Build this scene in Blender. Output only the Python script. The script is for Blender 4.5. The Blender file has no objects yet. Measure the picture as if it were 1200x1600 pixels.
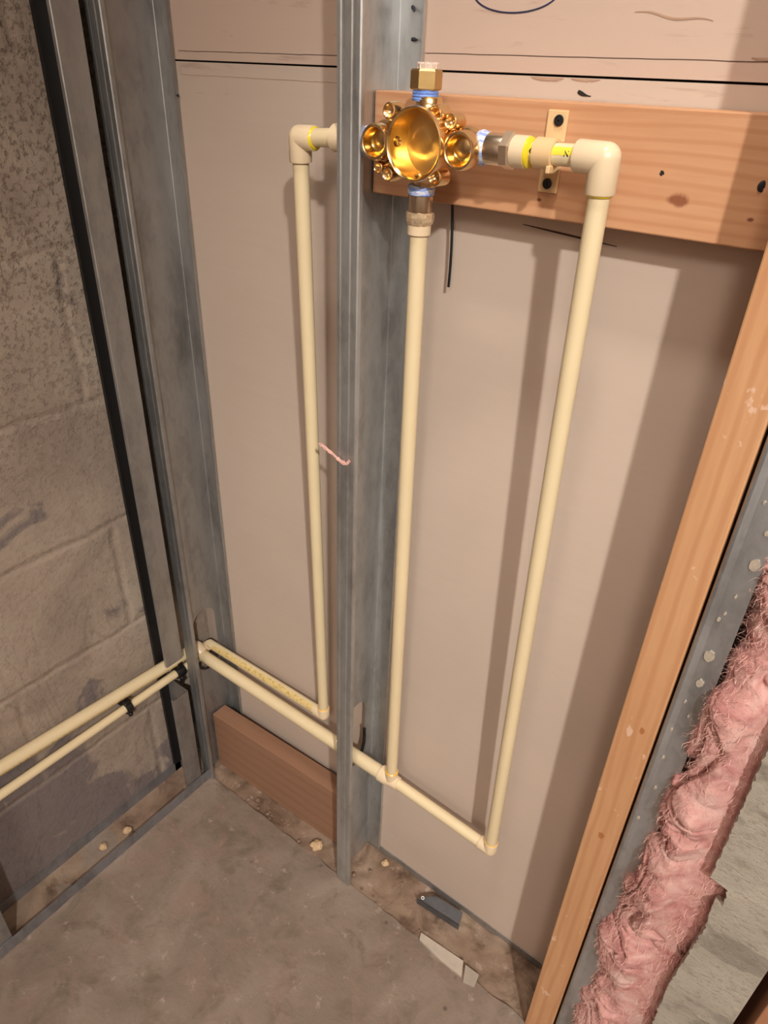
import bpy, bmesh, math, random
from mathutils import Vector, Matrix, noise
random.seed(7)
S = bpy.context.scene
COL = S.collection
PI = math.pi

# ------------------------------------------------------------------ camera
yaw, pitch, roll, FPX = 0.6230, 0.5611, 0.0423, 1097.0
CAM = Vector((0.4667, -0.6423, 1.2312))
fwd = Vector((-math.sin(yaw)*math.cos(pitch), math.cos(yaw)*math.cos(pitch), -math.sin(pitch)))
rt = fwd.cross(Vector((0, 0, 1))).normalized(); up = rt.cross(fwd)
r2 = rt*math.cos(roll) + up*math.sin(roll); u2 = up*math.cos(roll) - rt*math.sin(roll)
cd = bpy.data.cameras.new('camera'); co = bpy.data.objects.new('camera', cd); COL.objects.link(co)
cd.sensor_fit = 'VERTICAL'; cd.sensor_height = 32.0; cd.lens = 32.0*FPX/1600.0
cd.clip_start = 0.01
M = Matrix((r2, u2, -fwd)).transposed().to_4x4(); M.translation = CAM
co.matrix_world = M
S.camera = co

# ------------------------------------------------------------------ world, lights, exposure
w = bpy.data.worlds.new('world'); S.world = w; w.use_nodes = True
bg = w.node_tree.nodes['Background']
bg.inputs[0].default_value = (1.0, 0.82, 0.70, 1); bg.inputs[1].default_value = 0.15
def lamp(name, loc, energy, col, size, typ='POINT', aim=None, cone=60, blend=0.5):
    l = bpy.data.lights.new(name, typ); l.energy = energy; l.color = col
    if typ == 'AREA':
        l.shape = 'DISK'; l.size = size
    else:
        l.shadow_soft_size = size
    if typ == 'SPOT': l.spot_size = math.radians(cone); l.spot_blend = blend
    o = bpy.data.objects.new(name, l); COL.objects.link(o); o.location = loc
    if aim is not None:
        o.rotation_euler = (Vector(aim)-Vector(loc)).to_track_quat('-Z', 'Y').to_euler()
    return o
lamp('lamp_or_fill_light', (1.75, -1.75, 2.50), 225, (1.0, 0.98, 0.92), 0.045, 'SPOT', (0.72, -0.30, 0.85), 54, 1.0)
lamp('lamp_or_fill_light', (0.28, -0.50, 2.38), 30, (1.0, 0.93, 0.84), 0.07, 'SPOT', (0.55, -0.10, 0.30), 62, 0.7)
lamp('lamp_or_fill_light', (1.20, -2.45, 2.48), 58, (1.0, 0.91, 0.82), 0.22)  # added soft fill from behind the camera, no known lamp there
S.view_settings.view_transform = 'Standard'; S.view_settings.look = 'None'
S.view_settings.gamma = 1.0; S.view_settings.use_curve_mapping = False
S.view_settings.exposure = 0.24

# ------------------------------------------------------------------ materials
def srgb(r, g, b):
    f = lambda c: ((c/255+0.055)/1.055)**2.4 if c > 10 else c/255/12.92
    return (f(r), f(g), f(b), 1)
class NT:
    def __init__(s, name, rough=0.6, metal=0.0, spec=0.5):
        s.m = bpy.data.materials.new(name); s.m.use_nodes = True
        s.t = s.m.node_tree; s.b = s.t.nodes['Principled BSDF']
        s.b.inputs['Roughness'].default_value = rough; s.b.inputs['Metallic'].default_value = metal
        s.b.inputs['Specular IOR Level'].default_value = spec
        s.tc = s.t.nodes.new('ShaderNodeTexCoord')
    def n(s, typ, **kw):
        x = s.t.nodes.new(typ)
        for k, v in kw.items():
            if k in x.inputs: x.inputs[k].default_value = v
            else: setattr(x, k, v)
        return x
    def l(s, a, b): s.t.links.new(a, b)
    def coord(s, scale=(1, 1, 1), loc=(0, 0, 0), rot=(0, 0, 0)):
        # world-space position (all meshes are placed by translation only)
        g = s.n('ShaderNodeNewGeometry'); mp = s.n('ShaderNodeMapping')
        mp.inputs['Scale'].default_value = scale; mp.inputs['Location'].default_value = loc; mp.inputs['Rotation'].default_value = rot
        s.l(g.outputs['Position'], mp.inputs['Vector']); return mp.outputs['Vector']
    def noise(s, vec, scale, detail=4, rough=0.55, dist=0.0):
        x = s.n('ShaderNodeTexNoise', Scale=scale, Detail=detail, Roughness=rough, Distortion=dist)
        s.l(vec, x.inputs['Vector']); return x.outputs['Fac']
    def ramp(s, fac, stops):
        x = s.n('ShaderNodeValToRGB'); e = x.color_ramp.elements
        e[0].position, e[0].color = stops[0]; e[1].position, e[1].color = stops[-1]
        for p, c in stops[1:-1]:
            q = e.new(p); q.color = c
        s.l(fac, x.inputs['Fac']); return x.outputs['Color']
    def mix(s, fac, a, b, mode='MIX'):
        x = s.n('ShaderNodeMix', data_type='RGBA', blend_type=mode)
        for v, i in ((fac, 0), (a, 6), (b, 7)):
            if hasattr(v, 'is_linked') or hasattr(v, 'links'): s.l(v, x.inputs[i])
            else: x.inputs[i].default_value = v
        return x.outputs[2]
    def math(s, op, a, b=0.0, clamp=False):
        x = s.n('ShaderNodeMath', operation=op, use_clamp=clamp)
        for i, v in enumerate((a, b)):
            if hasattr(v, 'links'): s.l(v, x.inputs[i])
            else: x.inputs[i].default_value = v
        return x.outputs[0]
    def bump(s, h, strength=0.3, dist=0.002, prev=None):
        x = s.n('ShaderNodeBump', Strength=strength, Distance=dist); s.l(h, x.inputs['Height'])
        if prev is not None: s.l(prev, x.inputs['Normal'])
        return x.outputs['Normal']
    def out(s, color=None, normal=None, rough=None):
        if color is not None:
            if hasattr(color, 'links'): s.l(color, s.b.inputs['Base Color'])
            else: s.b.inputs['Base Color'].default_value = color
        if normal is not None: s.l(normal, s.b.inputs['Normal'])
        if rough is not None: s.l(rough, s.b.inputs['Roughness'])
        return s.m

def simple(name, col, rough=0.6, metal=0.0, spec=0.5, var=0.0, sc=60, bump=0.0):
    k = NT(name, rough, metal, spec)
    if var > 0 or bump > 0:
        f = k.noise(k.coord(), sc, 4)
        c1 = tuple(x*(1-var) for x in col[:3])+(1,); c2 = tuple(min(1, x*(1+var)) for x in col[:3])+(1,)
        c = k.ramp(f, [(0.3, c1), (0.7, c2)])
        return k.out(c, k.bump(f, bump, 0.002) if bump else None)
    return k.out(col)

def mat_drywall():
    k = NT('drywall_paper', 0.75, spec=0.25); v = k.coord()
    f = k.noise(v, 3, 3); c = k.ramp(f, [(0.3, srgb(196, 177, 162)), (0.7, srgb(206, 186, 171))])
    st = k.noise(k.coord((6, 6, 120)), 1.0, 4); c = k.mix(k.math('MULTIPLY', st, 0.12), c, srgb(150, 125, 108))
    # warmer, pinker paper face on the upper sheet and its taped edge
    g = k.n('ShaderNodeNewGeometry'); sp = k.n('ShaderNodeSeparateXYZ'); k.l(g.outputs['Position'], sp.inputs[0])
    edge = k.math('GREATER_THAN', sp.outputs['Z'], 1.2326)
    c = k.mix(k.math('MULTIPLY', edge, 0.35), c, srgb(200, 166, 148))
    sm = k.noise(k.coord((9, 9, 60)), 1.3, 5, 0.6, 0.4)
    band = k.math('MULTIPLY', k.math('GREATER_THAN', sp.outputs['Z'], 1.2), k.ramp(sm, [(0.60, (0, 0, 0, 1)), (0.72, (1, 1, 1, 1))]))
    c = k.mix(k.math('MULTIPLY', band, 0.35), c, srgb(140, 100, 80))
    fine = k.noise(v, 300, 3)
    return k.out(c, k.bump(fine, 0.05, 0.001))
def mat_floor(name, c1, c2, c3, dark):
    k = NT(name, 0.85, spec=0.25); v = k.coord()
    f = k.noise(v, 7, 7, 0.6, 0.8); c = k.ramp(f, [(0.32, c1), (0.5, c2), (0.68, c3)])
    f2 = k.noise(v, 16, 6, 0.65, 0.5); c = k.mix(k.ramp(f2, [(0.52, (0, 0, 0, 1)), (0.70, (1, 1, 1, 1))]), c, dark)
    f3 = k.noise(v, 40, 5, 0.7); c = k.mix(k.ramp(f3, [(0.60, (0, 0, 0, 1)), (0.72, (.8, .8, .8, 1))]), c, srgb(178, 160, 146))
    vo = k.n('ShaderNodeTexVoronoi', Scale=26.0); k.l(v, vo.inputs['Vector'])
    c = k.mix(k.math('MULTIPLY', k.ramp(vo.outputs['Distance'], [(0.05, (.8, .8, .8, 1)), (0.13, (0, 0, 0, 1))]), k.ramp(k.noise(v, 5, 2), [(0.5, (0, 0, 0, 1)), (0.6, (1, 1, 1, 1))])), c, srgb(92, 72, 62))
    c = k.mix(k.ramp(k.noise(v, 11, 5, 0.6, 1.5), [(0.52, (0, 0, 0, 1)), (0.68, (.4, .4, .4, 1))]), c, srgb(150, 122, 110))
    h = k.math('ADD', k.noise(v, 30, 8, 0.65), k.math('MULTIPLY', f2, 0.6))
    return k.out(c, k.bump(h, 0.55, 0.006))
def mat_block():
    k = NT('concrete_block', 0.92, spec=0.2)
    g = k.n('ShaderNodeNewGeometry'); sp = k.n('ShaderNodeSeparateXYZ'); k.l(g.outputs['Position'], sp.inputs[0])
    dn = k.noise(k.coord(), 18, 3); off = k.math('MULTIPLY', k.math('SUBTRACT', dn, 0.5), 0.016)
    cb = k.n('ShaderNodeCombineXYZ')
    k.l(k.math('ADD', k.math('ADD', sp.outputs['Y'], off), 4.220), cb.inputs[0]); k.l(k.math('ADD', k.math('ADD', sp.outputs['Z'], off), 0.1925), cb.inputs[1])
    br = k.n('ShaderNodeTexBrick', Scale=1.0); k.l(cb.outputs[0], br.inputs['Vector'])
    for a, b in (('Mortar Size', 0.010), ('Mortar Smooth', 1.0), ('Brick Width', 0.4064), ('Row Height', 0.2032)): br.inputs[a].default_value = b
    br.offset = 0.5
    v = k.coord()
    f = k.noise(v, 6, 6, 0.6, 0.6); c = k.ramp(f, [(0.3, srgb(150, 134, 122)), (0.5, srgb(170, 153, 138)), (0.7, srgb(182, 166, 150))])
    # damp grey patch low on the wall
    mp = k.noise(k.coord(), 5.5, 5, 0.55, 0.9)
    lo = k.n('ShaderNodeMapRange', clamp=True); k.l(k.math('ADD', sp.outputs['Z'], k.math('MULTIPLY', sp.outputs['Y'], 0.9)), lo.inputs[0])
    lo.inputs[1].default_value = 0.20; lo.inputs[2].default_value = -0.30; lo.inputs[3].default_value = -0.06; lo.inputs[4].default_value = 0.26
    pm = k.ramp(k.math('ADD', mp, lo.outputs[0]), [(0.60, (0, 0, 0, 1)), (0.635, (1, 1, 1, 1))])
    c = k.mix(k.math('MULTIPLY', pm, 0.75), c, srgb(112, 103, 106))
    cr = k.noise(k.coord((1, 1, 0.45)), 7, 6, 0.6, 1.2)
    cm = k.math('MULTIPLY', k.ramp(cr, [(0.485, (0, 0, 0, 1)), (0.5, (1, 1, 1, 1)), (0.515, (0, 0, 0, 1))]), k.math('LESS_THAN', sp.outputs['Z'], 0.52))
    c = k.mix(k.math('MULTIPLY', cm, 0.22), c, srgb(80, 64, 56))
    c = k.mix(k.math('MULTIPLY', br.outputs['Fac'], 0.30), c, srgb(172, 154, 138))
    vo = k.n('ShaderNodeTexVoronoi', Scale=150.0); k.l(v, vo.inputs['Vector'])
    up_ = k.n('ShaderNodeMapRange', clamp=True); k.l(sp.outputs['Z'], up_.inputs[0])
    up_.inputs[1].default_value = 0.7; up_.inputs[2].default_value = 1.1; up_.inputs[3].default_value = 0.25; up_.inputs[4].default_value = 1.0
    pits = k.math('MULTIPLY', k.ramp(k.noise(v, 170, 4, 0.6), [(0.34, (0, 0, 0, 1)), (0.50, (1, 1, 1, 1))]), up_.outputs[0])
    c = k.mix(k.math('MULTIPLY', k.math('SUBTRACT', up_.outputs[0], pits, True), 0.5), c, srgb(78, 64, 55))
    nb = k.bump(pits, 0.5, 0.003)
    nb = k.bump(k.noise(v, 35, 8, 0.7), 0.5, 0.006, nb)
    nb = k.bump(k.ramp(br.outputs['Fac'], [(0.0, (0, 0, 0, 1)), (1, (1, 1, 1, 1))]), 0.5, -0.004, nb)
    return k.out(c, nb)
def mat_wood(name, base, dark, axis, knots=(), spec=0.4, flecks=False, freq=34.0):
    """axis: direction of the grain; rings vary across it"""
    k = NT(name, 0.5, spec=spec)
    sc = {'x': (1.6, 14, 14), 'z': (14, 14, 1.6)}[axis]
    v = k.coord(sc)
    f0 = k.noise(k.coord(), 4, 4, 0.5)
    wv = k.n('ShaderNodeTexWave', wave_type='BANDS', bands_direction={'x': 'Z', 'z': 'X'}[axis], wave_profile='SIN')
    wv.inputs['Scale'].default_value = freq/6.28; wv.inputs['Distortion'].default_value = 6.0; wv.inputs['Detail'].default_value = 3; wv.inputs['Detail Scale'].default_value = 0.5
    k.l(k.coord({'x': (0.5, 1, 2.2), 'z': (2.2, 1, 0.5)}[axis]), wv.inputs['Vector'])
    f = k.noise(v, 5, 5, 0.6, 0.3)
    ln = k.ramp(wv.outputs['Fac'], [(0.55, (0, 0, 0, 1)), (0.97, (1, 1, 1, 1))])
    c = k.mix(k.ramp(f, [(0.3, (0, 0, 0, 1)), (0.75, (.55,)*3+(1,))]), base, dark)
    c = k.mix(k.math('MULTIPLY', ln, 0.5), c, dark)
    fine = k.noise(k.coord({'x': (8, 220, 220), 'z': (220, 220, 8)}[axis]), 1.0, 3)
    c = k.mix(k.math('MULTIPLY', fine, 0.25), c, dark)
    for (x, y, z, r, cc) in knots:
        d = k.n('ShaderNodeVectorMath', operation='DISTANCE'); gg = k.coord({'x': (0.62, 0.4, 1), 'z': (1, 0.4, 0.62)}[axis])
        k.l(gg, d.inputs[0]); q = {'x': (0.62*x, 0.4*y, z), 'z': (x, 0.4*y, 0.62*z)}[axis]; d.inputs[1].default_value = q
        dd = k.math('ADD', d.outputs['Value'], k.math('MULTIPLY', k.math('SUBTRACT', k.noise(k.coord(), 150, 3), 0.5), r*0.9))
        c = k.mix(k.ramp(k.math('DIVIDE', dd, r*2), [(0.30, (0.85,)*3+(1,)), (0.52, (0, 0, 0, 1))]), c, cc)
    if flecks:
        fl = k.noise(k.coord((1, 1, 0.6)), 70, 3, 0.5); c = k.mix(k.ramp(fl, [(0.66, (0, 0, 0, 1)), (0.70, (.6, .6, .6, 1))]), c, srgb(228, 196, 176))
    return k.out(c, k.bump(fine, 0.12, 0.0008))
def mat_steel(name, base=(0.50, 0.52, 0.53, 1), dirt=0.35, rough=0.42):
    k = NT(name, rough, 0.85); v = k.coord((1, 1, 0.22))
    f = k.noise(v, 30, 5, 0.55, 0.3)
    ff = k.math('ADD', k.math('MULTIPLY', f, 0.6), k.math('MULTIPLY', k.noise(k.coord((1, 1, 0.5)), 75, 4, 0.65, 0.5), 0.4))
    c = k.ramp(ff, [(0.35, tuple(b*0.72 for b in base[:3])+(1,)), (0.52, base), (0.68, tuple(min(1, b*1.12) for b in base[:3])+(1,))])
    sc = k.noise(k.coord((1, 1, 0.5)), 90, 4, 0.7, 1.0); c = k.mix(k.ramp(sc, [(0.60, (0, 0, 0, 1)), (0.72, (dirt,)*3+(1,))]), c, srgb(190, 180, 165))
    dk = k.noise(k.coord((1, 1, 0.5), (3, 1, 2)), 22, 5, 0.6); c = k.mix(k.ramp(dk, [(0.55, (0, 0, 0, 1)), (0.8, (.35, .35, .35, 1))]), c, srgb(98, 92, 86))
    rr = k.math('ADD', k.math('MULTIPLY', f, 0.3), rough-0.12)
    return k.out(c, k.bump(k.noise(v, 60, 5), 0.1, 0.001), rr)

M_DRY = mat_drywall()
M_FLOOR = mat_floor('concrete_floor', srgb(126, 110, 97), srgb(138, 121, 108), srgb(149, 133, 120), srgb(114, 99, 84))
M_SILL = mat_floor('dusty_concrete', srgb(108, 84, 68), srgb(140, 116, 98), srgb(160, 138, 118), srgb(84, 64, 50))
M_BLOCK = mat_block()
M_BOARD = mat_wood('pine_backing', srgb(208, 160, 122), srgb(184, 128, 90), 'x',
                   [(0.298, -0.038, 1.155, 0.0055, srgb(130, 72, 48)), (0.353, -0.038, 1.148, 0.0018, srgb(110, 50, 36)), (0.183, -0.038, 1.142, 0.0015, srgb(110, 60, 40))], freq=95.0)
M_STUDW = mat_wood('pine_stud', srgb(206, 158, 116), srgb(182, 126, 86), 'z', [(0.396, -0.092, 0.50, 0.004, srgb(165, 100, 56)), (0.401, -0.092, 0.68, 0.003, srgb(165, 100, 56))], flecks=True, freq=60)
M_PLANK = mat_wood('brown_plank', srgb(158, 120, 96), srgb(140, 102, 80), 'x', spec=0.3)
M_PLANK2 = mat_wood('brown_stud', srgb(176, 124, 92), srgb(150, 100, 72), 'z', spec=0.3)
M_GALV = mat_steel('galvanised_steel', (0.56, 0.57, 0.57, 1), 0.35, 0.40)
M_GALVD = mat_steel('galvanised_steel_dull', (0.42, 0.41, 0.40, 1), 0.3, 0.5)
M_GALVT = mat_steel('track_steel', (0.40, 0.41, 0.45, 1), 0.3, 0.5)
M_GALVB = mat_steel('galvanised_steel_bright', (0.52, 0.53, 0.54, 1), 0.6, 0.45)
M_SCRAP = mat_steel('steel_scrap_grey', (0.20, 0.21, 0.23, 1), 0.2, 0.5)
M_CPVC = simple('cream_plastic', srgb(228, 207, 168), 0.45, var=0.03, sc=8)
M_FIT = simple('cream_fitting', srgb(230, 206, 172), 0.30, var=0.02, sc=20)
M_STRAP = simple('tan_plastic', srgb(226, 190, 142), 0.38)
M_GLUE = simple('yellow_cement', srgb(232, 205, 50), 0.25)
M_GLUEO = simple('amber_cement', srgb(235, 178, 70), 0.25)
def mat_brass(name, col, rough, bump=0.0, turned=False):
    k = NT(name, rough, 1.0); f = k.noise(k.coord(), 25, 4)
    c = k.ramp(f, [(0.3, tuple(x*0.86 for x in col[:3])+(1,)), (0.7, col)])
    return k.out(c, k.bump(k.noise(k.coord(), 260 if not turned else 500, 3), bump, 0.0008) if bump else None)
M_BRASS = mat_brass('cast_brass', (0.88, 0.60, 0.30, 1), 0.24, 0.08)
M_BRASSM = mat_brass('machined_brass', (0.95, 0.62, 0.18, 1), 0.17, 0.03, True)
def mat_turned():
    k = NT('turned_brass', 0.30, 1.0); tg = k.n('ShaderNodeTangent', direction_type='RADIAL', axis='Y')
    k.b.inputs['Anisotropic'].default_value = 0.75; k.l(tg.outputs[0], k.b.inputs['Tangent'])
    return k.out((0.90, 0.62, 0.26, 1))
M_BRASST = mat_turned()
M_BRASSD = mat_brass('dull_brass', (0.62, 0.42, 0.18, 1), 0.38, 0.1)
M_SLEEVE = mat_brass('pale_brass', (0.82, 0.66, 0.50, 1), 0.24, 0.05)
M_COLLAR = mat_brass('satin_brass', (0.92, 0.74, 0.55, 1), 0.42, 0.05)
def mat_tape(name, a, b, sc=1.0):
    k = NT(name, 0.6); f = k.noise(k.coord((1, 1, 4)), 90*sc, 4, 0.6, 0.6)
    return k.out(k.ramp(f, [(0.42, a), (0.58, b)]), k.bump(f, 0.3, 0.001))
M_TAPE = mat_tape('blue_thread_tape', srgb(92, 128, 214), srgb(126, 160, 232))
M_TAPEW = mat_tape('blue_and_white_thread_tape', srgb(120, 150, 222), srgb(222, 222, 226))
M_NUB = simple('translucent_white', srgb(225, 205, 190), 0.35, var=0.08, sc=300)
M_CLEAR = simple('clear_collar', srgb(212, 186, 152), 0.15, 0.4, var=0.25, sc=400)
M_BLACK = simple('black_plastic', srgb(22, 21, 22), 0.45)
M_WIRE = simple('black_wire_sheath', srgb(18, 17, 18), 0.4)
M_SCREW = simple('black_phosphate_screw', (0.035, 0.035, 0.045, 1), 0.35, 0.7)
M_INK = simple('dark_blue_ink', srgb(40, 40, 72), 0.6)
M_PENCIL = simple('pencil_smudge', srgb(72, 50, 44), 0.8)
M_PRINTK = simple('black_print', srgb(30, 28, 26), 0.6)
def mat_print():
    k = NT('yellow_print', 0.45); f = k.noise(k.coord((1, 1, 1)), 190, 3, 0.7)
    c = k.ramp(f, [(0.42, srgb(224, 196, 138)), (0.56, srgb(214, 186, 118)), (0.70, srgb(158, 132, 84))]); return k.out(c)
M_PRINT = mat_print()
M_PRINTY = simple('bright_yellow_print', srgb(236, 214, 70), 0.4)
M_PAPER = simple('torn_paper', srgb(176, 144, 122), 0.9, var=0.08, sc=90)
def mat_wool():
    k = NT('pink_glass_wool', 0.95, spec=0.1); v = k.coord()
    f = k.noise(v, 28, 6, 0.65, 0.8)
    c = k.ramp(f, [(0.28, srgb(180, 112, 110)), (0.50, srgb(212, 160, 152)), (0.7, srgb(226, 190, 180))])
    g = k.noise(k.coord((1, 1, 1)), 60, 5, 0.7, 1.0); c = k.mix(k.ramp(g, [(0.6, (0, 0, 0, 1)), (0.75, (.6, .6, .6, 1))]), c, srgb(196, 160, 140))
    return k.out(c, k.bump(k.noise(v, 330, 6, 0.8, 0.6), 0.55, 0.003))
M_WOOL = mat_wool()
M_FIBRE = simple('pink_fibre', srgb(224, 176, 164), 0.8)
def mat_cement():
    k = NT('cement_board', 0.92, spec=0.2); v = k.coord((1, 1, 2.4), rot=(0, 0.15, 0))
    f = k.noise(v, 14, 6, 0.6, 0.5); c = k.ramp(f, [(0.36, srgb(168, 157, 142)), (0.44, srgb(186, 175, 160)), (0.7, srgb(200, 189, 174))])
    g = k.noise(k.coord((1, 1, 3), rot=(0, 0.25, 0)), 36, 5, 0.7, 0.6); c = k.mix(k.ramp(g, [(0.62, (0, 0, 0, 1)), (0.66, (.6, .6, .6, 1))]), c, srgb(216, 196, 178))
    h = k.noise(k.coord((1, 1, 1.8)), 120, 7, 0.8); c = k.mix(k.ramp(h, [(0.36, (.55, .55, .55, 1)), (0.48, (0, 0, 0, 1))]), c, srgb(128, 116, 102))
    dp = k.noise(k.coord((1, 1, 1.5), (4, 0, 1)), 9, 4, 0.5); c = k.mix(k.ramp(dp, [(0.56, (0, 0, 0, 1)), (0.585, (.5, .5, .5, 1))]), c, srgb(136, 126, 112))
    return k.out(c, k.bump(h, 0.9, 0.003))
M_CEMENT = mat_cement()
M_PLAST = simple('plaster_speck', srgb(168, 154, 138), 0.9, var=0.12, sc=300)
M_STONE = simple('pale_crumb', srgb(205, 172, 134), 0.85, var=0.15, sc=120, bump=0.3)
M_STONED = simple('brown_crumb', srgb(134, 110, 92), 0.9, var=0.2, sc=120, bump=0.3)
M_SHARD = simple('white_shard', srgb(186, 172, 157), 0.7, var=0.08, sc=60)
M_SHARDG = simple('grey_shard', srgb(166, 152, 138), 0.8, var=0.06, sc=60)
M_CEIL = simple('ceiling_board', srgb(214, 206, 196), 0.8)
M_DARK = simple('dark_cavity', srgb(60, 46, 38), 0.9)

# ------------------------------------------------------------------ helpers
class B:
    """one mesh in world coordinates, shifted to its origin when built"""
    def __init__(s): s.bm = bmesh.new(); s.mats = []
    def _mark(s, fs, mi, smooth):
        for f in fs: f.material_index = mi; f.smooth = smooth
    def box(s, a, b, mi=0, bev=0.0):
        a = Vector(a); b = Vector(b); c = (a+b)/2; d = b-a
        t = bmesh.new(); bmesh.ops.create_cube(t, size=1, matrix=Matrix.Translation(c) @ Matrix.Diagonal((abs(d.x), abs(d.y), abs(d.z), 1)))
        if bev > 0: bmesh.ops.bevel(t, geom=t.edges[:], offset=bev, segments=2, profile=0.5, affect='EDGES')
        s.merge(t, mi, False); return s
    def merge(s, t, mi=0, smooth=False):
        for f in t.faces: f.material_index = mi; f.smooth = smooth
        me = bpy.data.meshes.new('tmp'); t.to_mesh(me); t.free(); s.bm.from_mesh(me); bpy.data.meshes.remove(me)
    def frame(s, d):
        d = Vector(d).normalized(); h = Vector((0, 0, 1)) if abs(d.z) < 0.9 else Vector((0, 1, 0))
        x = d.cross(h).normalized(); y = x.cross(d).normalized(); return x, y, d
    def lathe(s, org, axis, prof, seg=48, mi=0, smooth=True, ph=0.0, cap=True, jit=0.0):
        """prof: list of (distance along axis, radius)"""
        org = Vector(org); x, y, d = s.frame(axis); rings = []; fs = []
        for (t, r) in prof:
            if r < 1e-6: rings.append([s.bm.verts.new(org+d*t)])
            else: rings.append([s.bm.verts.new(org+d*t+(x*math.cos(ph+2*PI*i/seg)+y*math.sin(ph+2*PI*i/seg))*(r*(1+random.uniform(-jit, jit)))) for i in range(seg)])
        for a, b in zip(rings, rings[1:]):
            for i in range(seg):
                j = (i+1) % seg
                if len(a) == 1 and len(b) == 1: continue
                if len(a) == 1: fs.append(s.bm.faces.new((a[0], b[i], b[j])))
                elif len(b) == 1: fs.append(s.bm.faces.new((a[i], b[0], a[j])))
                else: fs.append(s.bm.faces.new((a[i], b[i], b[j], a[j])))
        if cap:
            for r in (rings[0], rings[-1]):
                if len(r) > 2: fs.append(s.bm.faces.new(r))
        s._mark(fs, mi, smooth)
        return s
    def cyl(s, a, b, r, seg=32, mi=0, bev=0.0):
        a = Vector(a); b = Vector(b); L = (b-a).length
        if bev: pr = [(0, r-bev), (bev, r), (L-bev, r), (L, r-bev)]
        else: pr = [(0, r), (L, r)]
        return s.lathe(a, b-a, pr, seg, mi)
    def tube(s, pts, r, seg=12, mi=0):
        pts = [Vector(p) for p in pts]; rings = []; fs = []
        px = None
        for i, p in enumerate(pts):
            d = (pts[min(i+1, len(pts)-1)]-pts[max(i-1, 0)]).normalized()
            if px is None: x, y, _ = s.frame(d)
            else:
                x = (px-d*px.dot(d)).normalized(); y = d.cross(x)
            px = x; rr = r(i/(len(pts)-1)) if callable(r) else r
            rings.append([s.bm.verts.new(p+(x*math.cos(2*PI*k/seg)+y*math.sin(2*PI*k/seg))*rr) for k in range(seg)])
        for a, b in zip(rings, rings[1:]):
            for k in range(seg): fs.append(s.bm.faces.new((a[k], a[(k+1) % seg], b[(k+1) % seg], b[k])))
        fs.append(s.bm.faces.new(rings[0])); fs.append(s.bm.faces.new(rings[-1]))
        s._mark(fs, mi, True); return s
    def sphere(s, c, r, mi=0, scale=(1, 1, 1), seg=32):
        t = bmesh.new(); bmesh.ops.create_uvsphere(t, u_segments=seg, v_segments=seg//2, radius=r, matrix=Matrix.Translation(c) @ Matrix.Diagonal((*scale, 1)))
        s.merge(t, mi, True); return s
    def prism(s, poly, lo, hi, plane='xz', mi=0, holes=()):
        """polygon (with holes) extruded along the axis missing from plane"""
        mp = {'xz': lambda a, b, c: (a, c, b), 'yz': lambda a, b, c: (c, a, b), 'xy': lambda a, b, c: (a, b, c)}[plane]
        t = bmesh.new(); ed = []
        for lp in [poly]+list(holes):
            vs = [t.verts.new(mp(a, b, lo)) for a, b in lp]
            ed += [t.edges.new((vs[i], vs[(i+1) % len(vs)])) for i in range(len(vs))]
        bmesh.ops.triangle_fill(t, use_beauty=True, use_dissolve=False, edges=ed)
        r = bmesh.ops.extrude_face_region(t, geom=t.faces[:])
        dv = Vector(mp(0, 0, hi-lo)); bmesh.ops.translate(t, vec=dv, verts=[v for v in r['geom'] if isinstance(v, bmesh.types.BMVert)])
        s.merge(t, mi, False); return s
    def sheet(s, pts, th, z0, z1, mi=0):
        """folded sheet: plan polyline pts (x,y) offset by th, from z0 to z1"""
        P = [Vector((p[0], p[1])) for p in pts]; off = []
        for i, p in enumerate(P):
            ns = []
            if i > 0: e = (P[i]-P[i-1]).normalized(); ns.append(Vector((-e.y, e.x)))
            if i < len(P)-1: e = (P[i+1]-P[i]).normalized(); ns.append(Vector((-e.y, e.x)))
            n = sum(ns, Vector((0, 0)))/len(ns)
            off.append(p + n*(th/max(n.length_squared, 0.3)))
        fs = []
        A = [[s.bm.verts.new((q.x, q.y, z)) for q in P] for z in (z0, z1)]
        C = [[s.bm.verts.new((q.x, q.y, z)) for q in off] for z in (z0, z1)]
        n = len(P)
        for i in range(n-1):
            fs.append(s.bm.faces.new((A[0][i], A[0][i+1], A[1][i+1], A[1][i])))
            fs.append(s.bm.faces.new((C[0][i], C[1][i], C[1][i+1], C[0][i+1])))
            for z in (0, 1): fs.append(s.bm.faces.new((A[z][i], C[z][i], C[z][i+1], A[z][i+1])))
        for i in (0, n-1): fs.append(s.bm.faces.new((A[0][i], A[1][i], C[1][i], C[0][i])))
        s._mark(fs, mi, False); return s
    def build(s, name, mats, parent=None, org=None):
        if not isinstance(mats, (list, tuple)): mats = [mats]
        bmesh.ops.recalc_face_normals(s.bm, faces=s.bm.faces[:])
        if name not in ('insulation_batt', 'floor', 'loose_fibre'):
            for e in s.bm.edges:
                if len(e.link_faces) == 2 and e.calc_face_angle(0) > 0.62: e.smooth = False
        if parent is not None: o0 = Vector(parent['_w'])
        elif org is not None: o0 = Vector(org)
        else:
            vs = [v.co for v in s.bm.verts]
            o0 = Vector(((min(v.x for v in vs)+max(v.x for v in vs))/2, (min(v.y for v in vs)+max(v.y for v in vs))/2, min(v.z for v in vs)))
        bmesh.ops.translate(s.bm, vec=-o0, verts=s.bm.verts[:])
        me = bpy.data.meshes.new(name); s.bm.to_mesh(me); s.bm.free()
        for m in mats: me.materials.append(m)
        ob = bpy.data.objects.new(name, me); COL.objects.link(ob)
        if parent is not None: ob.parent = parent
        else: ob.location = o0
        W[ob.name] = tuple(o0); ob['_w'] = tuple(o0)
        return ob
W = {}
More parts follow.
